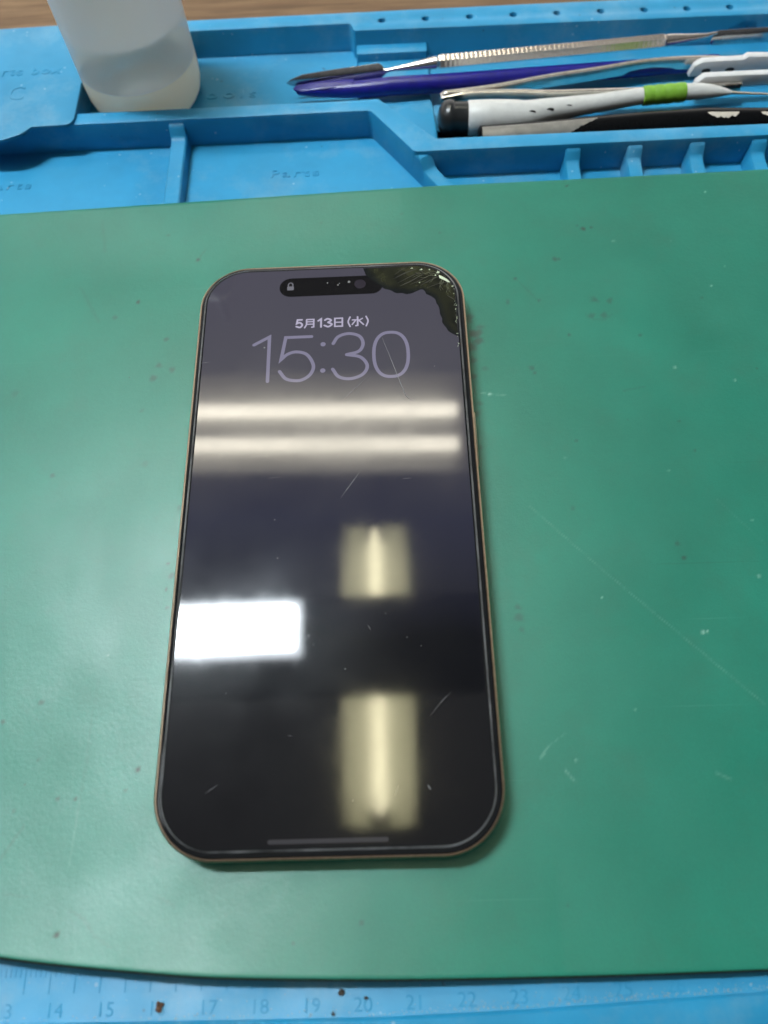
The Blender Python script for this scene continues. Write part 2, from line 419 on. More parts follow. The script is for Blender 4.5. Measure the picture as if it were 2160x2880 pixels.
# engraved-looking writing moulded in the silicone
text_mesh('embossed_word', 'Tools', 5.6, (-52.0, 163.4, FZ + .05), M['blue'], mat_t, depth=.3, sx=1.5, bevel=.03, spacing=1.3)
text_mesh('embossed_word', 'Parts', 4.6, (-22.0, 125.2, FZ + .05), M['blue'], mat_t, depth=.3, sx=1.45, bevel=.03, spacing=1.2)
text_mesh('embossed_word', 'Parts', 4.6, (-115.8, 125.0, FZ + .05), M['blue'], mat_t, depth=.3, sx=1.45, bevel=.03, spacing=1.2)
for k in range(12, 30):
    x = -54.3 + (k - 14) * 10.1
    text_mesh('ruler_number', str(k), 3.6, (x - 2.2, lip_y(x) + 1.0, fz + .004), M['blue'], mat_t, depth=.08, sx=1.05, bevel=.0)
mb = MB()
for k in range(-85, 140):
    x = -56.2 + k * 1.01; ln = 4.6 if k % 5 == 0 else 1.7
    mb.box(x - .13, x + .13, -93.1 - ln, -93.1, fz - .05, fz + .035)
mb.build('ruler_ticks', M['blue'], mat_t)

# grit caught along the lip of the ruler: nobody could count it
mb = MB()
def grain(mb, x, y, z, r):
    n = 5; vs = [(x, y, z + r * random.uniform(.6, 1))]
    for k in range(n):
        a = 2 * math.pi * k / n + random.random(); q = r * random.uniform(.7, 1.3); vs.append((x + q * math.cos(a), y + q * math.sin(a), z - .02))
    mb.add(vs, [(0, 1 + k, 1 + (k + 1) % n) for k in range(n)])
for _ in range(620):
    x = random.uniform(-72, 100) if random.random() < .4 else random.triangular(0, 98, 62)
    y = lip_y(x) + .35 + abs(random.gauss(0, .55)); grain(mb, x, y, fz, random.uniform(.05, .17))
for _ in range(110):
    x = random.uniform(-72, 100); grain(mb, x, lip_y(x) + random.uniform(.5, 8), fz, random.uniform(.05, .13))
kind(mb.build('grit', M['debris'], None, merge=False), 'stuff')
def crumb(x, y, z, r, m, label, ly=1.0):
    bm = bmesh.new(); bmesh.ops.create_icosphere(bm, subdivisions=2, radius=r)
    mb = MB(); vs = []
    for v in bm.verts:
        d = 1 + .9 * noise.noise(v.co * (1.3 / r) + Vector((x, y, 3)))
        vs.append((x + v.co.x * d, y + v.co.y * d * ly, z + max(0, (v.co.z + r * .6) * d * .6)))
    mb.add(vs, [[q.index for q in f.verts] for f in bm.faces]); bm.free()
    tag(mb.build('crumb', m, None), label, 'crumb', 'crumbs of dirt on the ruler strip')
crumb(-33.9, -100.1, fz, .75, M['crumb'], 'rusty brown crumb lying on the ruler number 16', 1.2)
crumb(1.7, -98.3, fz, .55, M['crumbdark'], 'round dark brown crumb just left of the ruler number 20')
crumb(6.6, -99.4, fz, .4, M['crumbdark'], 'thin dark crumb on the right edge of the ruler number 20', .6)
crumb(.2, -102.0, fz, .35, M['crumbdark'], 'small dark crumb against the lip below the ruler number 20')

# removable box at the left whose lid covers the tray
lid_t = thing('parts_box', 'flat blue silicone parts box lettered C, left of the bottle', 'box', (-120, 160, RZ))
LZ = 4.0
lidp = [(-150, 140.5), (-140, 140.2), (-133, 139.0), (-126, 135.2), (-105.5, 134.0), (-99.6, 136.6), (-96.8, 139.6), (-83.4, 139.9), (-83.4, 189.0), (-93, 189.4), (-150, 188.0)]
lrad = [2, .5, 3, 4, 8, 4, .4, 3.2, 3, .1, 2]
mb = MB()
mb.loft([rpoly(lidp, lrad, o, z=z) for o, z in ((0, RZ + .05), (0, LZ - .4), (-.12, LZ - .12), (-.45, LZ))], cap0=True)
mb.fill([rpoly(lidp, lrad, -.45, z=LZ)])
mb.loft([rpoly(rect(-150, -85, 146.8, 184), 2, 0, z=z) for z in (FZ + .4, RZ + .05)], cap0=True)
mb.build('box_lid', M['blue_lid'], lid_t)
text_mesh('lid_lettering', 'Parts box', 5.4, (-117.8, 164.3, LZ + .02), M['blue_lid'], lid_t, depth=.2, sx=1.1, spacing=1.15)
text_mesh('lid_lettering', 'C', 9.0, (-107.2, 152.6, LZ + .02), M['blue_lid'], lid_t, depth=.2, sx=.9)

# ------------------------------------------------------------------ green rubber sheet
bot = [(-150, -66), (-110, -80.5), (-90, -86.0), (-66, -90), (-51.8, -91.8), (-35.5, -93.4), (-19.5, -94.7), (10.2, -95.8), (38.8, -96.2), (54.7, -96.2), (83.7, -95.8), (110, -95.2), (160, -94)]
bs = spline(bot, 6)
def bot_y(x):
    for a, b in zip(bs, bs[1:]):
        if a.x <= x <= b.x: return a.y + (b.y - a.y) * (x - a.x) / (b.x - a.x)
    return bs[-1].y
dark = [(-49.4, 95.7, .7, .35), (-56.2, 71, .7, .8), (-62.2, 65.8, .8, .35), (-46.9, 57.7, .9, .45), (-48, 49, 1.0, .4), (-49.2, 44.9, 1.1, .42), (-44.3, 47.4, .9, .4), (-51.1, 34.6, .9, .22),
        (-72.3, 16.3, .8, .4), (-48.5, 18.7, 1.3, .2), (-86.4, 41.6, 1.2, .2), (-65.6, -41.1, 1.0, .45), (-73.5, -45.3, .7, .6), (-42.1, -56.2, .7, .7), (-58.5, -61.7, .5, .5), (-54.6, -61.8, .5, .55),
        (-44.2, -60.4, .4, .5), (-66.1, -58.7, .4, .45), (-53.5, -86.6, .8, .7), (-67.4, -63.8, .5, .3), (-64.3, -53.7, .6, .3), (-40.1, 85.7, .8, .75), (-39.3, 87.2, .4, .4), (-38.6, 88.5, .3, .3),
        (70.1, 108.4, .6, .6), (72.8, 91.3, .75, .85), (75.2, 91.6, .5, .6), (71.2, 92.6, .5, .5), (63.3, 80.3, .9, .55), (64.5, 80.2, .8, .5), (51.4, 73.9, .6, .6), (57.1, 65.7, .5, .45),
        (48.6, 65.9, .8, .4), (72.7, 65.2, 1.3, .38), (76.7, 64.7, 1.2, .38), (71, 59.8, 1.2, .38), (74.5, 59.9, 1.3, .38), (64.2, 53.8, .5, .6), (53.1, 43.4, .9, .42), (53.6, 41.8, .6, .4), (83.3, 52.7, .5, .4),
        (61.9, 20.8, .5, .7), (76.3, 35.3, .5, .25), (102.2, 64.5, .6, .3), (88.8, 25.4, .5, .4), (91.3, 16.8, .5, .45), (43.1, -25.1, 1.2, .35), (43.0, -22.6, .9, .35), (43.4, -28, .8, .3), (82.3, -8, .9, .4), (83.2, -11.7, .5, .6), (58.7, 1.9, .7, .25),
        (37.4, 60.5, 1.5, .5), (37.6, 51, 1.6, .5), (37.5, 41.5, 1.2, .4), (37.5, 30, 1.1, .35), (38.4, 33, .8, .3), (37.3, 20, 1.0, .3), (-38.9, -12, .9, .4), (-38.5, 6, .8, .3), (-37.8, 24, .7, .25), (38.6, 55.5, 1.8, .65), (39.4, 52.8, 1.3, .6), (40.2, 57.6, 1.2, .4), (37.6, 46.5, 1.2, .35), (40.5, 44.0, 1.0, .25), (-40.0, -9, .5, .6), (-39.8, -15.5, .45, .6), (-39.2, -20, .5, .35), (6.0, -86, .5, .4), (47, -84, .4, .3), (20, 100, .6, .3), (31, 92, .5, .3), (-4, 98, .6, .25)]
light = [(110.6, 103.6, .5, .8), (80.8, 86.1, .6, .5), (97.1, 85.3, .35, .4), (110.5, 75.2, .4, .5), (105.5, 68.5, .45, .6), (90.7, 41.9, .6, .5), (105.5, 37.2, .5, .9), (58.7, 16.1, .5, .4), (83.7, 11.6, .5, .5),
         (41.1, 35.7, .55, .95), (101.2, -2.7, .4, .5), (99.7, -16.9, .45, .9), (62.6, -20.9, .35, .6), (84.2, -29.8, .6, .8), (85.2, -29.6, .5, .7), (52.1, -56.8, .4, .9), (66.3, -46.5, .4, .3), (-67, -81, .4, .5), (-52, -31, .4, .4)]
def strokes():
    yield [(48.1, 3.2), (65.3, -15.8), (83.6, -34.9), (94.9, -46.7)], .20, .34, 'l'
    yield [(94, 3), (103, -9)], .2, .15, 'l'
    yield [(44.8, -55.9), (46.6, -53.6)], .35, .6, 'l'
    yield [(46.6, -53.6), (50.8, -50.9)], .2, .3, 'l'
    yield [(49.5, -58.6), (51.4, -61.0)], .35, .6, 'l'
    yield [(81, -60), (84.0, -61.4)], .35, .4, 'l'
    yield [(38.7, 36.3), (41.1, 35.7), (45.5, 35.2)], .25, .45, 'l'
    yield [(-53.2, -36.4), (-53.7, -44.9), (-53.4, -54.5), (-53.8, -67.4)], .35, .16, 'd'
    yield [(-53.9, -62), (-53.6, -75)], .3, .18, 'l'
    yield [(-64.6, -66.7), (-66.7, -70.3), (-68.3, -73.2)], .35, .32, 'd'
    yield [(-51.9, -82.4), (-49.1, -83.8), (-46, -87), (-42.2, -89)], .3, .34, 'd'
    yield [(-34.5, -80.4), (-30.9, -82.3)], .3, .3, 'd'
    yield [(-65, -79.3), (-61, -80)], .3, .22, 'd'
    yield [(-69.8, 102.3), (-68, 90.1)], .5, .22, 'd'
    yield [(-73.5, 76.9), (-66.5, 64.2)], .5, .22, 'd'
    yield [(51.4, 73.9), (57.1, 65.7)], .25, .35, 'd'
    yield [(76, 35.3), (82, 36.2)], .25, .3, 'd'
    yield [(69.5, 60.6), (71.5, 58.6), (74.5, 58.3), (76.8, 60.2)], .3, .3, 'd'
    yield [(-40.1, 85.7), (-38.0, 89.4)], .35, .35, 'd'
cell = {}
def splat(x, y, r, a, k):
    R_ = r * 2.6
    for i in range(int((x - R_) // 4), int((x + R_) // 4) + 1):
        for j in range(int((y - R_) // 4), int((y + R_) // 4) + 1): cell.setdefault((i, j), []).append((x, y, r, a, k))
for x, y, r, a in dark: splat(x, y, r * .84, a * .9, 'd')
for x, y, r, a in light: splat(x, y, r * .75, a, 'l')
for pts, w, a, k in strokes():
    for p, q in zip(pts, pts[1:]):
        p, q = Vector(p), Vector(q); n = max(2, int((q - p).length / .22))
        for i in range(n):
            c = p.lerp(q, i / n); j = .5 + .5 * noise.noise(Vector((c.x * .35, c.y * .35, 1.7)))
            splat(c.x, c.y, w, a * (.35 + .75 * j) * .62, k)
def curl(x, dist):
    if dist > 30: return 0.0
    f = 1 - dist / 30; a = 2.0 * (1 if x < 20 else max(0.0, 1 - (x - 20) / 70) ** 1.5)
    return a * f * f * (3 - f) / 2
def front_lift(x, dist):
    if dist > 64: return 0.0
    f = 1 - dist / 64; a = 4.6 if x < -35 else max(1.4, 4.6 - 3.2 * (x + 35) / 80)
    return a * f ** 3
X0, X1, NX, NY = -104.0, 136.0, 520, 460
xs = [-150, -130, -115] + [X0 + (X1 - X0) * i / NX for i in range(NX + 1)] + [145, 158]
vs = []; st = []; sc_ = []
def put(x, y, z, d=0, l=0): vs.append((x, y, z)); st.append(d); sc_.append(l)
nr = NY + 1
for x in xs:
    yb, yt = bot_y(x), green_top(x)
    for j in range(nr):
        y = yb + (yt - yb) * j / NY; d = l = 0.0
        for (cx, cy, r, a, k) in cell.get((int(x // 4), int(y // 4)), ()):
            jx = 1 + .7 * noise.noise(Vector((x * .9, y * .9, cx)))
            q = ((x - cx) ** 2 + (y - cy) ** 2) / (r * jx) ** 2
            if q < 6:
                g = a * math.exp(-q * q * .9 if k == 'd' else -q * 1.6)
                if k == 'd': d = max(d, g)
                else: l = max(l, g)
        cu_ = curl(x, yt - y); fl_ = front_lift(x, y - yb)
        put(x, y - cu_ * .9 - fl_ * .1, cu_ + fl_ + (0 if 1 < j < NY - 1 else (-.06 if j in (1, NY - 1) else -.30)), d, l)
fs = []; nc = len(xs)
for i in range(nc - 1):
    for j in range(nr - 1):
        a = i * nr + j; fs.append((a, a + nr, a + nr + 1, a + 1))
base0 = len(vs); BZ = -2.0
js = list(range(0, nr, 20)); nb = len(js)
for i in range(nc):
    for j in js: p_ = vs[i * nr + j]; put(p_[0], p_[1], min(p_[2], p_[2] if 1 < j < NY - 1 else p_[2] + .3) + BZ)
for i in range(nc - 1):
    for q in range(nb - 1):
        a = base0 + i * nb + q; fs.append((a, a + 1, a + nb + 1, a + nb))
    fs.append((i * nr, base0 + i * nb, base0 + (i + 1) * nb, (i + 1) * nr))
    fs.append((i * nr + nr - 1, (i + 1) * nr + nr - 1, base0 + (i + 1) * nb + nb - 1, base0 + i * nb + nb - 1))
me = bpy.data.meshes.new('rubber_sheet'); me.from_pydata([(x * S, y * S, z * S) for x, y, z in vs], [], fs)
for nm, dat in (('stain', st), ('scuff', sc_)):
    at = me.attributes.new(nm, 'FLOAT', 'POINT'); at.data.foreach_set('value', dat)
me.materials.append(M['green']); me.materials.append(M['backing'])
nface_top = (nc - 1) * (nr - 1)
for p_ in me.polygons:
    if p_.index >= nface_top or p_.index % (nr - 1) == 0: p_.material_index = 1  # front rim row of the green top painted black too, hiding its lit edge
me.shade_smooth(); me.set_sharp_from_angle(angle=math.radians(50))
o = bpy.data.objects.new('rubber_sheet', me); COL.objects.link(o)
tag(o, 'large scratched green rubber bench sheet lying on the blue mat under the phone', 'rubber sheet')

# ------------------------------------------------------------------ phone
ph = thing('smartphone', 'black glass smartphone with a gold frame, lit lock screen and a cracked upper right corner', 'phone')
W, H, CR = 35.75, 74.8, 13.0
PR = rect(-W, W, -H, H)
def pr(off, z, dx=0, dy=0, seg=24): return [(x + dx, y + dy, z) for x, y, _ in rpoly(PR, CR, off, seg=seg)]
mb = MB()
mb.loft([pr(o, z) for o, z in ((-1.6, .02), (-.7, .3), (-.2, .9), (0, 1.8), (0, 6.3), (-.02, 7.30), (-.14, 7.60), (-.38, 7.76), (-.58, 7.79), (-.64, 7.72), (-.66, 6.9))], cap0=True)
mb.build('frame', M['titanium'], ph)
mb = MB()
rings = [pr(o, z) for o, z in ((-.68, 6.9), (-.68, 7.60), (-.76, 7.80), (-1.05, 7.92), (-1.5, 7.95))]
mb.loft(rings, cap1=True)
mb.build('bezel', M['bezel'], ph)
GZ = 8.30
dxp, dyp = -.15, .15
mb = MB()
pro = [(-1.5, 7.96), (-1.55, 8.08), (-1.72, 8.22), (-1.95, GZ - .02), (-2.15, GZ)]
mb.loft([pr(o, z, dxp, dyp) for o, z in pro], cap1=True)
mb.build('screen_border', M['bezel'], ph)
mb = MB()
ring = [(x + dxp, y + dyp, GZ + .012) for x, y, _ in rpoly(PR, CR, -2.35, seg=24)]
mb.fill([ring]); scr = mb.build('screen', M['display'], ph)
mb = MB(); mb.loft([pr(o, z, dxp, dyp) for o, z in ((-1.52, 8.10), (-1.70, 8.225), (-1.98, GZ + .004))]); mb.build('protector_edge', M['film_edge_glint'], ph)
Z1 = GZ + .024
mb = MB()
for k, p in enumerate(([(-20.3, 48.2), (-16.3, 50.6), (-16.3, 36.7)],)): ribbon(mb, p, .9, Z1, cap=True)
five = [Vector(p) for p in [(-5.2, 50.2), (-12.0, 50.2)]] + spline([(-13.0, 43.3), (-11.3, 44.9), (-9.0, 45.5), (-6.3, 44.5), (-4.6, 41.2), (-5.2, 38.6), (-7, 37.0), (-9, 36.6), (-11.6, 37.3), (-13.3, 39.6)], 6)
ribbon(mb, five, .9, Z1)
ribbon(mb, spline([(.5, 47.7), (1.8, 49.8), (4.5, 50.7), (7.3, 49.8), (8.3, 47.4), (7.2, 45.0), (4.0, 44.05)], 6), .9, Z1)
ribbon(mb, spline([(4.0, 44.05), (7.6, 43.1), (9.3, 40.4), (8.1, 37.8), (5, 36.6), (2, 37.3), (.4, 39.7)], 6), .9, Z1 + .008)
zero = []
for k in range(56):
    a = 2 * math.pi * k / 56; c, s_ = math.cos(a), math.sin(a)
    zero.append((15.5 + 4.45 * math.copysign(abs(c) ** .8, c), 43.7 + 6.9 * math.copysign(abs(s_) ** .86, s_)))
ribbon(mb, zero, .9, Z1, closed=True)
for y in (47.6, 39.4): mb.add(disc(-2.15, y, .68, Z1), [tuple(range(24))])
mb.build('clock_digits', M['digits'], ph, merge=False)
mb = MB(); zz = [Z1]
def stk(pts, w=.52, cl=False): zz[0] += .006; ribbon(mb, pts, w, zz[0], closed=cl)
yb, yt = 53.15, 55.75
stk([(-7.85, yt), (-9.0, yt), (-9.2, 54.55)] + spline([(-9.2, 54.55), (-8.4, 54.85), (-7.75, 54.1), (-8.3, 53.3), (-9.3, 53.6)], 4)[1:])
stk([(-6.6, yt), (-6.6, 54.1), (-7.1, 53.1)], .42); stk([(-6.5, yt), (-4.7, yt), (-4.7, 53.3), (-5.2, 53.2)], .42); stk([(-6.5, 55.0), (-4.8, 55.0)], .36); stk([(-6.5, 54.2), (-4.8, 54.2)], .36)
stk([(-3.5, 55.2), (-2.75, yt), (-2.75, yb)])
stk(spline([(-1.75, 55.3), (-1.0, 55.75), (-.1, 55.2), (-.9, 54.55)], 4)); stk(spline([(-.9, 54.55), (.1, 53.9), (-.8, 53.15), (-1.85, 53.6)], 4))
stk([(.9, yt), (2.9, yt), (2.9, yb), (.9, yb)], .44, True); stk([(1.0, 54.45), (2.8, 54.45)], .38)
stk(spline([(4.95, 56.0), (4.45, 54.5), (4.95, 52.9)], 5), .42)
stk([(6.95, 55.95), (6.95, 53.2), (6.5, 53.1)], .46); stk([(5.55, 55.0), (6.5, 55.0), (5.5, 53.5)], .36); stk([(8.2, 55.4), (7.3, 54.8)], .36); stk([(7.2, 54.9), (8.5, 53.4)], .4)
stk(spline([(9.2, 56.0), (9.7, 54.5), (9.2, 52.9)], 5), .42)
mb.build('date_text', M['date'], ph, merge=False)
# camera pill
mb = MB(); Z2 = GZ + .03
def capsule(x0, x1, yc, r, z): return [(x1 - r + r * math.cos(a), yc + r * math.sin(a), z) for a in [math.pi * (k / 14 - .5) for k in range(15)]] + [(x0 + r + r * math.cos(a), yc + r * math.sin(a), z) for a in [math.pi * (k / 14 + .5) for k in range(15)]]
mb.fill([capsule(-14.2, 13.9, 66.7, 3.15, Z2)]); isl = mb.build('camera_pill', M['island'], ph)
mb = MB(); mb.fill([rpoly(rect(-12.1, -10.3, 65.8, 67.1), .25, z=Z2 + .01)])
ribbon(mb, spline([(-11.8, 67.05), (-11.75, 67.9), (-11.2, 68.3), (-10.65, 67.9), (-10.6, 67.05)], 5), .32, Z2 + .016)
mb.build('lock_symbol', M['lock'], isl, merge=False)
mb = MB(); mb.loft([disc(7.7, 67.0, r, Z2 + z) for r, z in ((1.55, .012), (1.2, .02), (.6, .016))], cap1=True); mb.build('front_camera', plain('lens_violet', (.02, .016, .024), .12), isl)
mb = MB()
for x, y, r in ((4.7, 67.9, .35), (1.7, 67.0, .22), (2.1, 67.5, .14), (-1.2, 67.8, .18)): mb.add(disc(x, y, r, Z2 + .012, 10), [tuple(range(10))])
mb.build('sensor_glint', plain('sensor_grey', (.16, .16, .16), .4), isl)
mb = MB(); mb.fill([capsule(-11.95, 12.0, -71.3, .42, Z1)]); mb.build('home_bar', M['bar'], ph)
# dead corner of the display
Z3 = GZ + .042
low = [(8.6, 72.4), (9.3, 70.3), (11.2, 67.9), (14.0, 65.4), (16.9, 63.8), (19.5, 63.0), (21.9, 63.2), (23.8, 64.2), (24.9, 64.0), (25.5, 62.6), (27.0, 61.6), (28.0, 60.1), (28.7, 57.4), (29.1, 54.2), (29.9, 51.7), (31.0, 49.9), (33.0, 48.5)]
lo_s = [(p.x, p.y) for p in spline(low, 4)]
RXE, RYT, cr = 33.2, 72.55, 10.6
arc = [(RXE, 48.4)] + [(RXE - cr + cr * math.cos(a), RYT - cr + cr * math.sin(a)) for a in [math.pi / 2 * k / 16 for k in range(17)]]
RXE2 = RXE - .1
low2 = [(11.6, 72.3), (12.0, 70.9), (13.2, 69.0), (15.0, 66.9), (17.3, 65.6), (20.0, 65.0), (22.6, 65.7), (25.0, 65.5), (26.4, 64.3), (28.2, 62.8), (29.8, 60.6), (30.5, 57.6), (31.0, 54.4), (31.7, 52.0), (32.8, 50.6)]
lo2 = [(p.x, p.y) for p in spline(low2, 4)]
arc2 = [(RXE2, 50.6)] + [(RXE2 - cr + cr * math.cos(a), RYT - .15 - cr + cr * math.sin(a)) for a in [math.pi / 2 * k / 16 for k in range(17)]]
def resample(pts, n):
    P = [Vector(p) for p in pts] + [Vector(pts[0])]; L = [0.0]
    for a, b in zip(P, P[1:]): L.append(L[-1] + (b - a).length)
    out = []; k = 0
    for i_ in range(n):
        d_ = L[-1] * i_ / n
        while L[k + 1] < d_: k += 1
        out.append(P[k].lerp(P[k + 1], (d_ - L[k]) / max(1e-9, L[k + 1] - L[k])))
    return out
def open_resample(pts, n):
    P = [Vector(p) for p in pts]; L = [0.0]
    for a, b in zip(P, P[1:]): L.append(L[-1] + (b - a).length)
    out = []; k = 0
    for i_ in range(n):
        d_ = L[-1] * i_ / (n - 1)
        while k < len(P) - 2 and L[k + 1] < d_: k += 1
        out.append(P[k].lerp(P[k + 1], (d_ - L[k]) / max(1e-9, L[k + 1] - L[k])))
    return out
jit = [Vector((noise.noise(Vector((k * .21, 1, 0))), noise.noise(Vector((k * .21, 7, 0))))) * .35 for k in range(110)]
o1 = [p + jit[k] * (1 if 3 < k < 106 else 0) for k, p in enumerate(open_resample(lo_s, 110))] + open_resample(arc, 50)
o2 = open_resample(lo2, 110) + open_resample(arc2, 50)
o15 = [a.lerp(b, .45) for a, b in zip(o1, o2)]
mb = MB()
mb.loft([[(p.x, p.y, Z3) for p in o1], [(p.x, p.y, Z3) for p in o15], [(p.x, p.y, Z3) for p in o2]])
mb.fill([[(p.x, p.y, Z3) for p in o2]])
dead = mb.build('cracked_corner', M['olive'], ph)
in1 = {(round(p.x, 3), round(p.y, 3)) for p in o1}; in15 = {(round(p.x, 3), round(p.y, 3)) for p in o15}
at = dead.data.attributes.new('bleed', 'FLOAT', 'POINT')
for k, vv in enumerate(dead.data.vertices):
    key = (round(vv.co.x / S, 3), round(vv.co.y / S, 3)); at.data[k].value = 0.0 if key in in1 else .25 if key in in15 else 1.0
mb = MB(); z = Z3 + .024
for k, p in enumerate(([(17.1, 69.6), (18.8, 71.1), (20.7, 72.2)], [(16.8, 68.2), (20, 70.1), (23.3, 71.4)], [(17.9, 66.7), (21.5, 68.9), (25.6, 70.9)], [(18.5, 65.7), (21.6, 67.3), (25.4, 69.9)], [(21.2, 66.0), (24.3, 67.6), (27.7, 69.6)], [(24.0, 65.6), (27, 67.4), (29.4, 68.6)], [(25.6, 64.6), (29, 66.0), (32.4, 66.3)], [(31, 62), (33, 60.2)])):
    ribbon(mb, spline(p, 4), .34 if k % 2 else .2, z + k * .004, taper=True)
mb.build('crack_lines', M['crack'], dead, merge=False)
mb = MB()
for k in range(17):
    a0 = random.uniform(math.radians(170), math.radians(285)); r0 = random.uniform(.3, 6); ln = random.uniform(1.2, 5.5)
    p0 = Vector((30.6, 69.6)) + Vector((math.cos(a0), math.sin(a0))) * r0; q = []
    for n_ in range(5):
        aa = a0 + .18 * math.sin(k * 3 + n_ * 1.7); q.append(p0 + Vector((math.cos(aa), math.sin(aa))) * ln * n_ / 4)
    q = [v_ for v_ in q if v_.x < 32.6 and v_.y < 72 and (v_.y > 66.2 or v_.x > 29.4 + (62 - v_.y) * .1) and v_.x > 13]
    if len(q) >= 3: ribbon(mb, q, random.uniform(.05, .11), Z3 + .05 + k * .0015, taper=True)
mb.build('hairline_cracks', M['hairline'], dead, merge=False)
mb = MB(); z = Z3 + .06
for pl in ([(28.5, 69.6), (29.2, 69.5), (29.5, 70.0), (28.9, 70.4)], [(29.1, 68.9), (29.8, 68.6), (31.3, 67.4), (32.1, 66.3), (31.6, 66.3), (30.4, 67.1), (29.3, 67.9)], [(32.2, 64.9), (32.8, 64.6), (32.9, 65.3)], [(24.0, 70.8), (24.9, 71.0), (24.6, 71.4)], [(21.4, 71.5), (22.3, 71.6), (22.0, 71.9)], [(23.6, 66.5), (24.0, 66.4), (23.9, 66.8)], [(26.4, 70.9), (26.9, 70.7), (26.8, 71.2)], [(28.0, 68.9), (28.4, 68.7), (28.3, 69.2)]):
    n = len(pl); mb.add([(x, y, z + .03 * (k % 2)) for k, (x, y) in enumerate(pl)], [tuple(range(n))])
for k in range(26):
    y = random.uniform(43, 66); x = 32.95 + random.gauss(0, .18); r = random.uniform(.05, .16)
    mb.add([(x - r, y - r, z), (x + r, y - r * 1.4, z + .03), (x + r * .4, y + r * 1.5, z)], [(0, 1, 2)])
mb.build('glass_glint', M['glint'], dead, merge=False)
mb = MB(); z = Z1 + .2
z = GZ + .11
for p, w in (([(13.3, 48.9), (15.8, 40.8), (18.1, 33.2), (19.2, 30.3), (20.9, 29.4)], .24), ([(9.6, 37.1), (6.5, 33.9), (3.2, 30.4)], .16), ([(6.9, 9.6), (4.9, 6.6), (2.5, 3.1)], .16), ([(17.3, 7.6), (19.4, 7.7)], .12), ([(21.3, -47.8), (23.8, -45.0), (26, -43)], .09), ([(-8.5, -51.0), (-7.6, -51.2)], .12), ([(-15, 9), (-12, 9.2)], .07), ([(20.1, -61.4), (20.7, -62.4)], .2), ([(14.3, -61.4), (13.5, -63.2)], .1), ([(-34, 43), (-31.5, 43.4)], .1), ([(-25, -62), (-22.6, -60.4)], .10), ([(8.5, -28), (9.1, -29.1)], .12)):
    mb = MB(); ribbon(mb, spline(p, 4), w * .7, z, taper=True); mb.build('scratch', M['scratch'], ph, merge=False)
for x, y, r in ((-17.5, 47.2, .24), (26.5, 39.4, .14), (17, -31, .14), (-13, -2, .12), (3.5, -37.5, .13), (-4.5, -30, .1), (-22, -42, .09), (20, -33, .1), (-12, -11.6, .14), (12.5, -25.5, .08), (-3.4, -32, .07), (25, 17, .09), (-27, 22, .08), (5, -64, .1)):
    mb = MB(); mb.add(disc(x, y, r, z + .01, 9), [tuple(range(9))]); mb.build('dust_speck', M['scratch'], ph, merge=False)
# side key and antenna bands
mb = MB(); mb.loft([[(x, y, z) for z, y in [(4.2 + a, b) for a, b in [(-1.45, 11.9), (1.45, 11.9), (1.45, 27.2), (-1.45, 27.2)]]] for x in (35.4, 36.2)], cap0=True, cap1=True)
mb.build('side_button', M['titanium'], ph, bevel=.35)
for (x, y, sx_, sy_) in ((-35.75, -55.6, .05, .75), (35.75, -55.6, .05, .75), (-17.5, -74.8, .75, .05), (-15.6, 74.8, 6.6, .05), (19.6, 74.8, 2.6, .05), (35.75, 58, .05, .75), (-35.75, 52, .05, .75)):
    mb = MB(); mb.box(x - sx_, x + sx_, y - sy_, y + sy_, 2.0, 6.7); mb.build('antenna_band', M['titanium_dark'], ph)
mb = MB(); mb.fill([capsule(-6, 6, 73.75, .22, 7.985)]); mb.build('earpiece', M['hole'], ph)

# ------------------------------------------------------------------ bottle
BX, BY = -64.9, 165.4
bt = thing('squeeze_bottle', 'frosted plastic squeeze bottle part filled with clear liquid, standing in the tray', 'bottle', (BX, BY, FZ))
def lathe(prof, n=56): return [[(BX + r * math.cos(2 * math.pi * k / n), BY + r * math.sin(2 * math.pi * k / n), z) for k in range(n)] for r, z in prof]
f0 = FZ + .06
mb = MB()
outer = [(6, f0 + 1.2), (11.5, f0 + .9), (13.6, f0), (15.2, f0 + .25), (17.0, f0 + 1.5), (18.3, f0 + 3.6), (19.0, f0 + 6.5), (19.2, f0 + 10), (19.2, f0 + 92), (18.2, f0 + 99), (14, f0 + 106), (9, f0 + 110), (9, f0 + 116)]
def zone(a, b): return [(r, z) for r, z in dense if a <= z - f0 <= b]
dense = []
for (r0, z0), (r1, z1) in zip(outer, outer[1:]):
    nn_ = max(1, int(abs(z1 - z0) / 1.0))
    dense += [(r0 + (r1 - r0) * k / nn_, z0 + (z1 - z0) * k / nn_) for k in range(nn_)]
dense.append(outer[-1])
mb.loft(lathe(zone(28.0, 200)), cap1=True); mb.build('bottle_body', M['frost'], bt, angle=60)
mb = MB(); mb.loft(lathe([(.6, f0 + 4.2), (14.5, f0 + 3.8), (15.5, f0 + 2.0), (13.6, f0)] + [q for q in zone(.2, 15.0)]), cap0=True); mb.build('bottle_base', M['caustic_pale'], bt, angle=60)
mb = MB(); mb.loft(lathe([q for q in zone(14.9, 28.1)])); lq = mb.build('liquid', M['wet'], bt, angle=60)
mb = MB(); mb.loft(lathe([(18.9, f0 + 29.2), (18.3, f0 + 28.3), (16, f0 + 27.9), (.5, f0 + 27.8)]), cap1=True); mb.build('liquid_surface', M['surface'], lq, angle=60)
mb = MB(); mb.loft(lathe([(9.6, f0 + 111), (9.9, f0 + 112), (9.9, f0 + 124), (8, f0 + 127), (3, f0 + 131), (1.6, f0 + 150)]), cap0=True, cap1=True); mb.build('nozzle_cap', M['white'], bt)

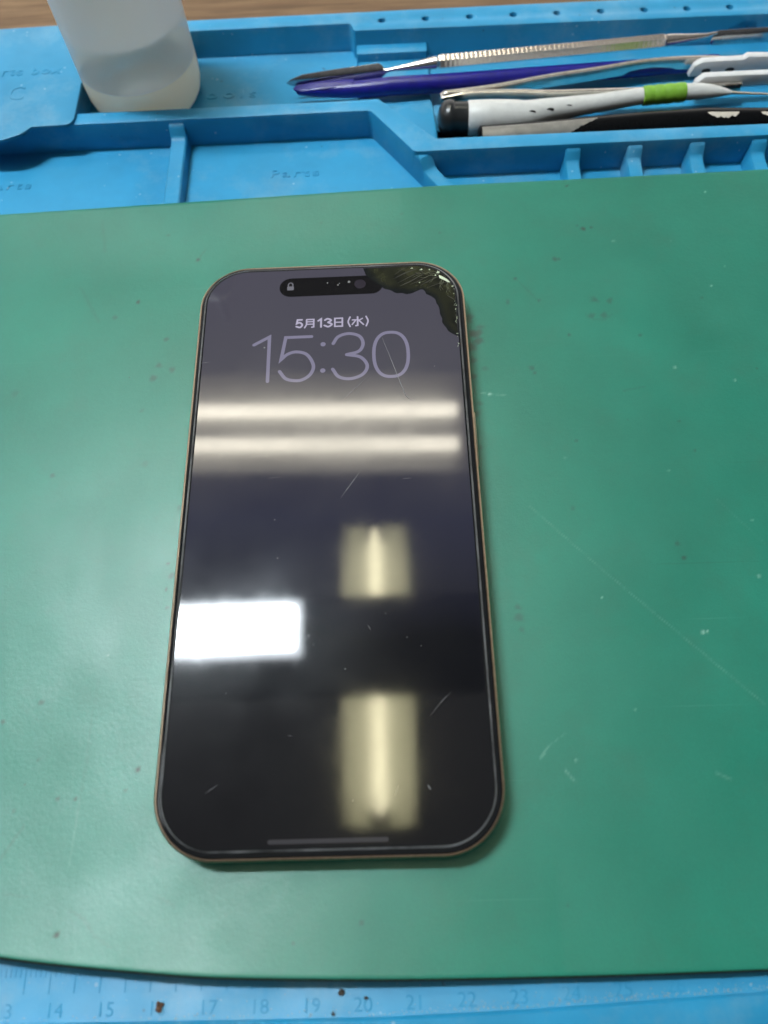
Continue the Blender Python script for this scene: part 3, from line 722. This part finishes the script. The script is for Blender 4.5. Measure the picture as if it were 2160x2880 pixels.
# ------------------------------------------------------------------ tools
# double ended steel spatula
sp = thing('metal_spatula', 'steel double-ended pry spatula with a knurled handle, the rearmost tool in the tray', 'spatula', (70, 166, 0))
mb = MB()
A, B = Vector((33.6, 163.8, 2.0)), Vector((110.0, 170.4, 1.2)); d = (B - A).normalized(); n = 200; rings = []
for k in range(n + 1):
    t_ = k / n; p = A.lerp(B, t_); e = min(t_, 1 - t_) * (B - A).length
    r = 2.15 + (.025 if (k // 2) % 2 else -.025) * (1 if 1 < e else 0) - max(0, 1 - e) * .5
    s_ = d.cross(Vector((0, 0, 1))).normalized(); u = s_.cross(d)
    rings.append([p + s_ * math.cos(math.pi / 3 * q + .82) * r + u * math.sin(math.pi / 3 * q + .82) * r for q in range(6)])
mb.loft(rings, True, True); mb.build('knurled_handle', M['steel'], sp, angle=25)
mb = MB()
tube(mb, [A - d * .2, A - d * 3.2 - Vector((0, 0, .2)), (25.2, 163.5, 1.2), (18.0, 163.2, .6), (16.0, 163.2, .4)], [1.9, 1.6, 1.15, .55, .4], 14)
mb.build('neck', M['steel'], sp); mb = MB()
tube(mb, [B + d * .2, B + d * 3 + Vector((0, 0, .1)), (117.3, 171.1, 1.2), (124, 172.0, 1.1), (127.6, 173.0, 1.3)], [1.9, 1.7, 1.3, .75, .4], 14)
mb.build('neck', M['steel'], sp)
def plate(name, top, th, m, parent, bev=.08):
    """flat plate: outline given as 3-D points, thickened along its own normal"""
    P = [Vector(p) for p in top]; nr_ = Vector((0, 0, 0))
    for i in range(len(P)): nr_ += (P[i] - P[0]).cross(P[(i + 1) % len(P)] - P[0])
    nr_.normalize()
    if nr_.z < 0: nr_ = -nr_; P.reverse()
    mb = MB(); mb.loft([[p - nr_ * th for p in P], P], True, True)
    return mb.build(name, m, parent, bevel=bev)
plate('blade', [(-16.8, 162.0, -1.6), (-15.1, 162.4, -.6), (-11.2, 163.1, .5), (1.2, 164.0, 1.3), (14.6, 164.8, 2.0), (15.4, 164.4, 1.6), (16.6, 163.4, .7), (18.5, 163.4, .9), (18.5, 162.9, .2), (16.9, 162.7, -.2), (15.2, 162.3, -1.6), (14.0, 162.0, -2.3), (7.8, 161.7, -2.6), (-2.6, 161.6, -3.0), (-12.6, 161.7, -3.1), (-15.2, 161.8, -2.5)], .35, M['blade'], sp)
plate('blade', [(126.9, 173.2, 1.5), (128.5, 173.6, 1.6), (158, 174.6, 1.6), (158, 172.8, -2.6), (126.9, 172.1, -2.5), (126.0, 172.1, -1.6)], .35, M['blade'], sp)
# blue nylon spudger
ss = thing('plastic_spudger', 'dark blue plastic spudger with a flattened tip, between the steel spatula and the tweezers', 'spudger', (50, 160, -4))
mb = MB()
pts = [(-13.4, 159.4, -3.2), (-12.4, 159.4, -3.1), (-9.1, 159.1, -2.8), (-4.9, 158.8, -2.6), (2, 158.2, -2.3), (10, 157.9, -2.0), (18.3, 157.9, -1.4), (37.3, 158.9, -2), (59.9, 160.6, -2.5), (87.4, 162.6, -3), (120, 165, -3.6), (128, 165.6, -3.7), (129, 165.7, -3.7)]
rad = [.5, 1.0, 1.5, 1.9, 2.35, 2.7, 2.85, 2.9, 2.85, 2.7, 2.5, 2.3, 1.1]
tube(mb, pts, rad, 20); mb.build('spudger_body', M['spudger'], ss, angle=50)
plate('pry_tip', [(-14.6, 159.7, -1.8), (-13.2, 160.4, -1.2), (-5, 160.4, -.1), (6, 159.6, .7), (6, 157.6, .5), (-4, 157.2, -.6), (-11.5, 158.3, -2.0), (-14.0, 159.0, -2.2)], .7, M['spudger'], ss, .2)

# tweezers lying on their side
tw = thing('ceramic_tweezers', 'spread steel tweezers with white screwed-on ceramic tips, beside the white brush', 'tweezers', (34, 151, -4))
def strip(name, pts, th, z0, z1, m, parent, bev=.25):
    P = spline([Vector((p[0], p[1], 0)) for p in pts], 8); rings = []
    for i, p in enumerate(P):
        d_ = (P[min(i + 1, len(P) - 1)] - P[max(0, i - 1)]).normalized(); q = Vector((-d_.y, d_.x, 0)) * th / 2
        f = i / (len(P) - 1); zt = z1[0] + (z1[1] - z1[0]) * f; zb = z0[0] + (z0[1] - z0[0]) * f
        if i < 5: zt -= (5 - i) * .16; zb += (5 - i) * .3
        rings.append([(p.x - q.x, p.y - q.y, zb), (p.x + q.x, p.y + q.y, zb), (p.x + q.x, p.y + q.y, zt), (p.x - q.x, p.y - q.y, zt)])
    mb = MB(); mb.loft(rings, True, True); return mb.build(name, m, parent, angle=40, bevel=bev)
strip('upper_arm', [(34.2, 151.7), (38.2, 152.0), (53.4, 153.9), (70.5, 157.3), (86.2, 159.6), (103.5, 162.4), (120.3, 162.6), (133.4, 161.0)], 1.5, (-4.0, -3.2), (.4, .6), M['cream'], tw)
strip('lower_arm', [(34.4, 150.6), (46.5, 151.3), (59.8, 150.7), (69.6, 149.6), (84.8, 149.2), (101.2, 148.8), (116, 149.2), (131.3, 149.6)], 1.5, (-4.0, -3.2), (.4, .6), M['cream'], tw)
def block(name, prof, y0, y1, m, parent, bev=.4):
    mb = MB(); mb.loft([[(x, y0, z) for x, z in prof], [(x, y1, z) for x, z in prof]], True, True); return mb.build(name, m, parent, bevel=bev)
up = block('ceramic_tip', [(116.6, -3.2), (158, -2.8), (158, 2.0), (134.0, 3.2), (133.0, 2.2), (119.8, 2.0), (117.6, .6)], 158.0, 160.4, M['ceramic'], tw)
for x in (121.9, 129.6):
    mb = MB(); mb.loft([[(x + 1.5 * math.cos(a) * r, 158.0 - e, -1.2 + .85 * math.sin(a) * r) for a in [2 * math.pi * k / 18 for k in range(18)]] for r, e in ((1.0, .03), (.85, .09), (.4, .05))], cap1=True)
    mb.build('screw', M['hole'], up)
lw = block('ceramic_tip', [(116.4, -2.2), (158, -1.2), (158, 2.2), (119.0, 2.2), (116.8, .2)], 150.6, 153.0, M['ceramic'], tw)

# white brush with black cap and green grip
br = thing('white_brush', 'white plastic brush with a black domed cap and a ribbed lime green grip', 'brush', (80, 143, -3))
def seg(name, pts, rad, m, n=28): mb = MB(); tube(mb, pts, rad, n); return mb.build(name, m, br, angle=45)
seg('end_cap', [(32.9, 141.6, -1.4), (33.2, 141.6, -1.4), (34.0, 141.55, -1.4), (35.0, 141.5, -1.4), (36.6, 141.4, -1.4), (37.8, 141.3, -1.4), (38.2, 141.25, -1.4), (42.6, 141.0, -1.4)], [.6, 2.8, 4.4, 5.2, 5.6, 5.5, 5.0, 5.0], M['rubber'])
seg('handle', [(42.4, 141.0, -1.4), (43.0, 141.0, -1.4), (50, 141.2, -1.4), (58.5, 141.6, -1.8), (61, 141.7, -1.8), (69.2, 143.3, -1.5), (84.5, 145.0, -1.1), (93.0, 146.0, -.8), (94.2, 146.15, -.75), (99.2, 146.6, -.5)], [4.9, 5.3, 5.1, 4.8, 4.4, 3.5, 2.7, 2.6, 2.5, 2.5], M['white'])
seg('front_sleeve', [(112.4, 146.9, 0), (117.4, 146.9, 0), (121.5, 146.6, 0), (125, 146.1, 0), (127.3, 145.7, 0)], [2.45, 2.4, 1.9, 1.2, .5], M['white'])
pts = []; rad = []
for k in range(61):
    t_ = k / 60; pts.append((99.0 + 13.6 * t_, 146.6 + .3 * t_, -.5 + .5 * t_)); g = (t_ * 4) % 1
    rad.append(2.75 + .16 * math.sin(math.pi * g) + (.05 if k % 2 else 0) - (.3 if k in (0, 60) else 0))
seg('grip', pts, rad, M['lime'], 30)
seg('bristle', [(127, 145.7, 0), (133, 145.0, -.1), (148, 143.6, -.3)], [.45, .35, .3], M['tan'], 8)
mb = MB()
for x, y in ((62.6, 139.3), (68.6, 140.5), (74.6, 141.9)):
    mb.loft([[(x + 1.25 * r * math.cos(a), y - .05 - e, 1.15 + .1 + .75 * r * math.sin(a) - (0.0 if x < 65 else .35 if x < 70 else .6)) for a in [2 * math.pi * k / 16 for k in range(16)]] for r, e in ((1, .05), (.7, .1))], cap1=True)
mb.build('vent_hole', M['hole'], br)

# black barrel with a torn grey label
bl = thing('black_pen', 'thick black pen with a torn grey label, in front of the white brush', 'pen', (90, 134, -5))
pa = [(45.4, 132.2, -2.7), (46.0, 132.2, -2.7), (64.7, 132.6, -2.5), (82.2, 133.6, -2.4), (99.1, 134.6, -2.3), (116.9, 135.0, -2.2), (136.1, 134.0, -2.3), (158, 133, -2.4)]
mb = MB(); tube(mb, pa, [3.6, 4.4, 4.5, 4.5, 4.5, 4.5, 4.4, 4.3], 36); mb.build('pen_barrel', M['black'], bl, angle=50)
def wrap(mb, x, a, r, ext=0.0):
    for (p, q) in zip(pa, pa[1:]):
        if p[0] <= x <= q[0]:
            t_ = (x - p[0]) / (q[0] - p[0]); c = Vector(p).lerp(Vector(q), t_); break
    return (x, c.y + math.cos(a) * (r + ext), c.z + math.sin(a) * (r + ext))
mb = MB(); NA = 22; rows = []
for k in range(71):
    x = 46.3 + (82.4 - 46.3) * k / 70
    top_a = math.radians(78)
    if x < 64: low_a = math.radians(215)
    else:
        f = (x - 64) / 18.4; low_a = math.radians(215 - 130 * f ** .75 + 9 * noise.noise(Vector((x * .8, 0, 0))) + 5 * noise.noise(Vector((x * 3.1, 2, 0))))
    low_a = max(low_a, top_a + .03)
    rows.append([wrap(mb, x, top_a + (low_a - top_a) * j / NA, 4.55) for j in range(NA + 1)])
mb.loft(rows, closed=False); mb.build('torn_label', M['label'], bl)
for x0, x1, ph_ in ((116.7, 126.3, 0), (133.0, 146.0, 5)):
    mb = MB(); rows = []
    for k in range(33):
        x = x0 + (x1 - x0) * k / 32; e = math.sin(math.pi * k / 32) ** .5
        wdt = math.radians(4 + 26 * e * (.75 + .35 * noise.noise(Vector((x * .9, ph_, 0)))))
        rows.append([wrap(mb, x, math.radians(96) + wdt * j / 6, 4.56) for j in range(7)])
    mb.loft(rows, closed=False); mb.build('chipped_paint', M['paint'], bl)

# ------------------------------------------------------------------ lamps (seen as reflections in the screen, plus an added fill panel)
def ceiling_fixture(name, label, c, yaw, length, tubes, width, m, tr=16, enamel='housing'):
    th_ = thing(name, label, 'ceiling light', c, 'ceiling lights over the bench')
    cx, cy, cz = c; ca, sa = math.cos(yaw), math.sin(yaw)
    def w(u, v, z): return (cx + u * ca - v * sa, cy + u * sa + v * ca, cz + z)
    hl, hw = length / 2, width / 2
    mb = MB()
    prof = [(-hw, -20), (-hw + 4, -22), (-hw * .62, 40), (hw * .62, 40), (hw - 4, -22), (hw, -20), (hw * .7, 60), (-hw * .7, 60)]
    mb.loft([[w(u, v, z) for v, z in prof] for u in (-hl, hl)], True, True)
    mb.build('reflector', M[enamel], th_)
    for v in tubes:
        mb = MB(); P = [w(u, v, -14 if m is M['tube_yellow'] else 8) for u in (-hl + 25, -hl + 30, 0, hl - 30, hl - 25)]
        tube(mb, P, [tr * .7, tr, tr, tr, tr * .7], 16); mb.build('fluorescent_tube', m, th_)
ceiling_fixture('ceiling_light', 'long white ceiling fixture with two lit fluorescent tubes, behind the bench', (-260, 1030, 1700), -.033, 950, (-56, 56), 330, M['tube'], 19, 'enamel_grey')
ceiling_fixture('ceiling_light', 'white ceiling fixture with a single warm fluorescent tube, above the bench', (-52, 345, 1700), 1.5708, 750, (0,), 180, M['tube_yellow'], 14)
mb = MB(); mb.fill([[(-52 + x, 345 + y, 1712) for x, y in rect(-84, 84, -371, 371)]]); mb.build('glow_sheet', M['reflector_glow'], bpy.data.objects['ceiling_light.001'])  # glowing sheet added to stand in for the tube-lit reflector
for ey in (-26, 26):
    mb = MB(); mb.box(-52 - 22, -52 + 22, 345 - 371 if ey < 0 else 345 + 371 - 52, 345 - 371 + 38 if ey < 0 else 345 + 371, 1676, 1709); mb.build('socket', M['socket'], bpy.data.objects['ceiling_light.001'], bevel=8)
cp = thing('ceiling_light', 'added unseen square fill panel with a thin white rim, far to the left of the bench', 'ceiling light', (-1500, -100, 1700), 'ceiling lights over the bench')  # fill light added out of view, for the bottle and the left side
mb = MB(); mb.loft([[(-1500 + x, -100 + y, z) for x, y, _ in rpoly(rect(-310, 310, -310, 310), 8)] for z in (1702, 1740)], True, True); mb.build('rim', M['housing'], cp)
mb = MB(); mb.fill([[(-1500 + x, -100 + y, 1700) for x, y in rect(-295, 295, -295, 295)]]); mb.build('glow_sheet', M['fill_panel'], cp)

dl = thing('bench_lamp', 'tall black bar lamp with a bright white light panel, above the back of the bench', 'lamp', (-520, 215, WZ))
LH = 900
mb = MB(); mb.box(-520, 130, 123, 268, LH + 6, LH + 34); hd = mb.build('lamp_head', M['lampblack'], dl, bevel=6)
mb = MB(); mb.loft([rpoly(rect(-440, -129, 176, 263), 9, 0, z=z) for z in (LH + 6.5, LH + .5)], cap0=True, cap1=True); mb.build('panel_border', M['panel_edge'], hd)
mb = MB(); mb.loft([rpoly(rect(-432, -139, 187, 252), 7, 0, z=z) for z in (LH + 2, LH)], cap0=True, cap1=True); mb.build('light_panel', M['panel'], hd)
mb = MB(); tube(mb, [(-520, 215, WZ + 15), (-520, 215, 500), (-520, 215, LH + 18), (-510, 214, LH + 20)], 11, 16); mb.build('lamp_post', M['lampblack'], dl)
mb = MB(); mb.loft([disc(-520, 215, r, z, 40) for r, z in ((90, WZ + .1), (90, WZ + 12), (85, WZ + 15))], True, True); mb.build('lamp_base', M['lampblack'], dl)

# ------------------------------------------------------------------ world, camera, output
wd = bpy.data.worlds.new('World'); scene.world = wd; wd.use_nodes = True
nt = wd.node_tree; bg = nt.nodes['Background']            # dim room: pale ceiling overhead, dark towards the sides
tcw = nt.nodes.new('ShaderNodeTexCoord'); sxw = nt.nodes.new('ShaderNodeSeparateXYZ'); rw = nt.nodes.new('ShaderNodeValToRGB')
nt.links.new(tcw.outputs['Generated'], sxw.inputs[0]); nt.links.new(sxw.outputs['Z'], rw.inputs['Fac']); nt.links.new(rw.outputs['Color'], bg.inputs['Color'])
el = rw.color_ramp.elements; el[0].position = .25; el[0].color = (.02, .02, .023, 1); el[1].position = .85; el[1].color = (.195, .19, .185, 1)
def wnode(op, a, b=None, c=None):
    m = nt.nodes.new('ShaderNodeMath'); m.operation = op
    for k, x in enumerate((a, b, c)):
        if x is None: continue
        if hasattr(x, 'is_output'): nt.links.new(x, m.inputs[k])
        else: m.inputs[k].default_value = x
    return m.outputs[0]
def smooth(v, lo, hi):
    m = nt.nodes.new('ShaderNodeMapRange'); m.interpolation_type = 'SMOOTHSTEP'; nt.links.new(v, m.inputs['Value'])
    m.inputs['From Min'].default_value = lo; m.inputs['From Max'].default_value = hi; return m.outputs['Result']
# rear glow added for an unseen pale wall, lighting bottle and rims
rear_glow = wnode('MULTIPLY', wnode('MULTIPLY', smooth(sxw.outputs['Y'], .25, .6), smooth(sxw.outputs['Z'], .74, .64)), smooth(sxw.outputs['Z'], -.05, .05))
lowf = wnode('MULTIPLY', wnode('MULTIPLY', smooth(sxw.outputs['Y'], .02, .3), smooth(sxw.outputs['Z'], .46, .32)), smooth(sxw.outputs['Z'], -.05, .05))  # stronger low glow added to brighten the bottle
mx = nt.nodes.new('ShaderNodeMix'); mx.data_type = 'RGBA'; nt.links.new(rear_glow, mx.inputs[0]); nt.links.new(rw.outputs['Color'], mx.inputs[6]); mx.inputs[7].default_value = (.48, .475, .46, 1)
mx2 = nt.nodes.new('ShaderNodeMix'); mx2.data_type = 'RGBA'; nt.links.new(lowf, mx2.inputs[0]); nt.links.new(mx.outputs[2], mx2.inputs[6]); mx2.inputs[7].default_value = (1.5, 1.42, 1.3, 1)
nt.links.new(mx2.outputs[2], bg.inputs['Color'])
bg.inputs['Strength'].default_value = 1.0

cam = bpy.data.cameras.new('camera'); co = bpy.data.objects.new('camera', cam); COL.objects.link(co)
R = Matrix(((0.9991830404905304, 0.034391461516418545, 0.021224489884654335), (-0.022789408909749464, 0.9132024387436118, -0.4068684661094589), (-0.03337505711820316, 0.4060523774680853, 0.913240150406711)))
co.matrix_world = Matrix.Translation(Vector((16.413, -72.828, 169.731)) * S) @ R.to_4x4()
cam.sensor_fit = 'HORIZONTAL'; cam.sensor_width = 36; cam.lens = 36 * 2120 / 2160
cam.clip_start = .005; cam.clip_end = 20
cam.dof.use_dof = True; cam.dof.focus_distance = .192; cam.dof.aperture_fstop = cam.lens / 2.25
scene.camera = co
scene.view_settings.view_transform = 'Standard'; scene.view_settings.look = 'None'
scene.view_settings.exposure = 0; scene.view_settings.gamma = 1; scene.view_settings.use_curve_mapping = False
scene.cycles.use_denoising = True
scene.cycles.max_bounces = 14; scene.cycles.diffuse_bounces = 14; scene.cycles.transmission_bounces = 10; scene.cycles.sample_clamp_indirect = 8
scene.cycles.caustics_refractive = True
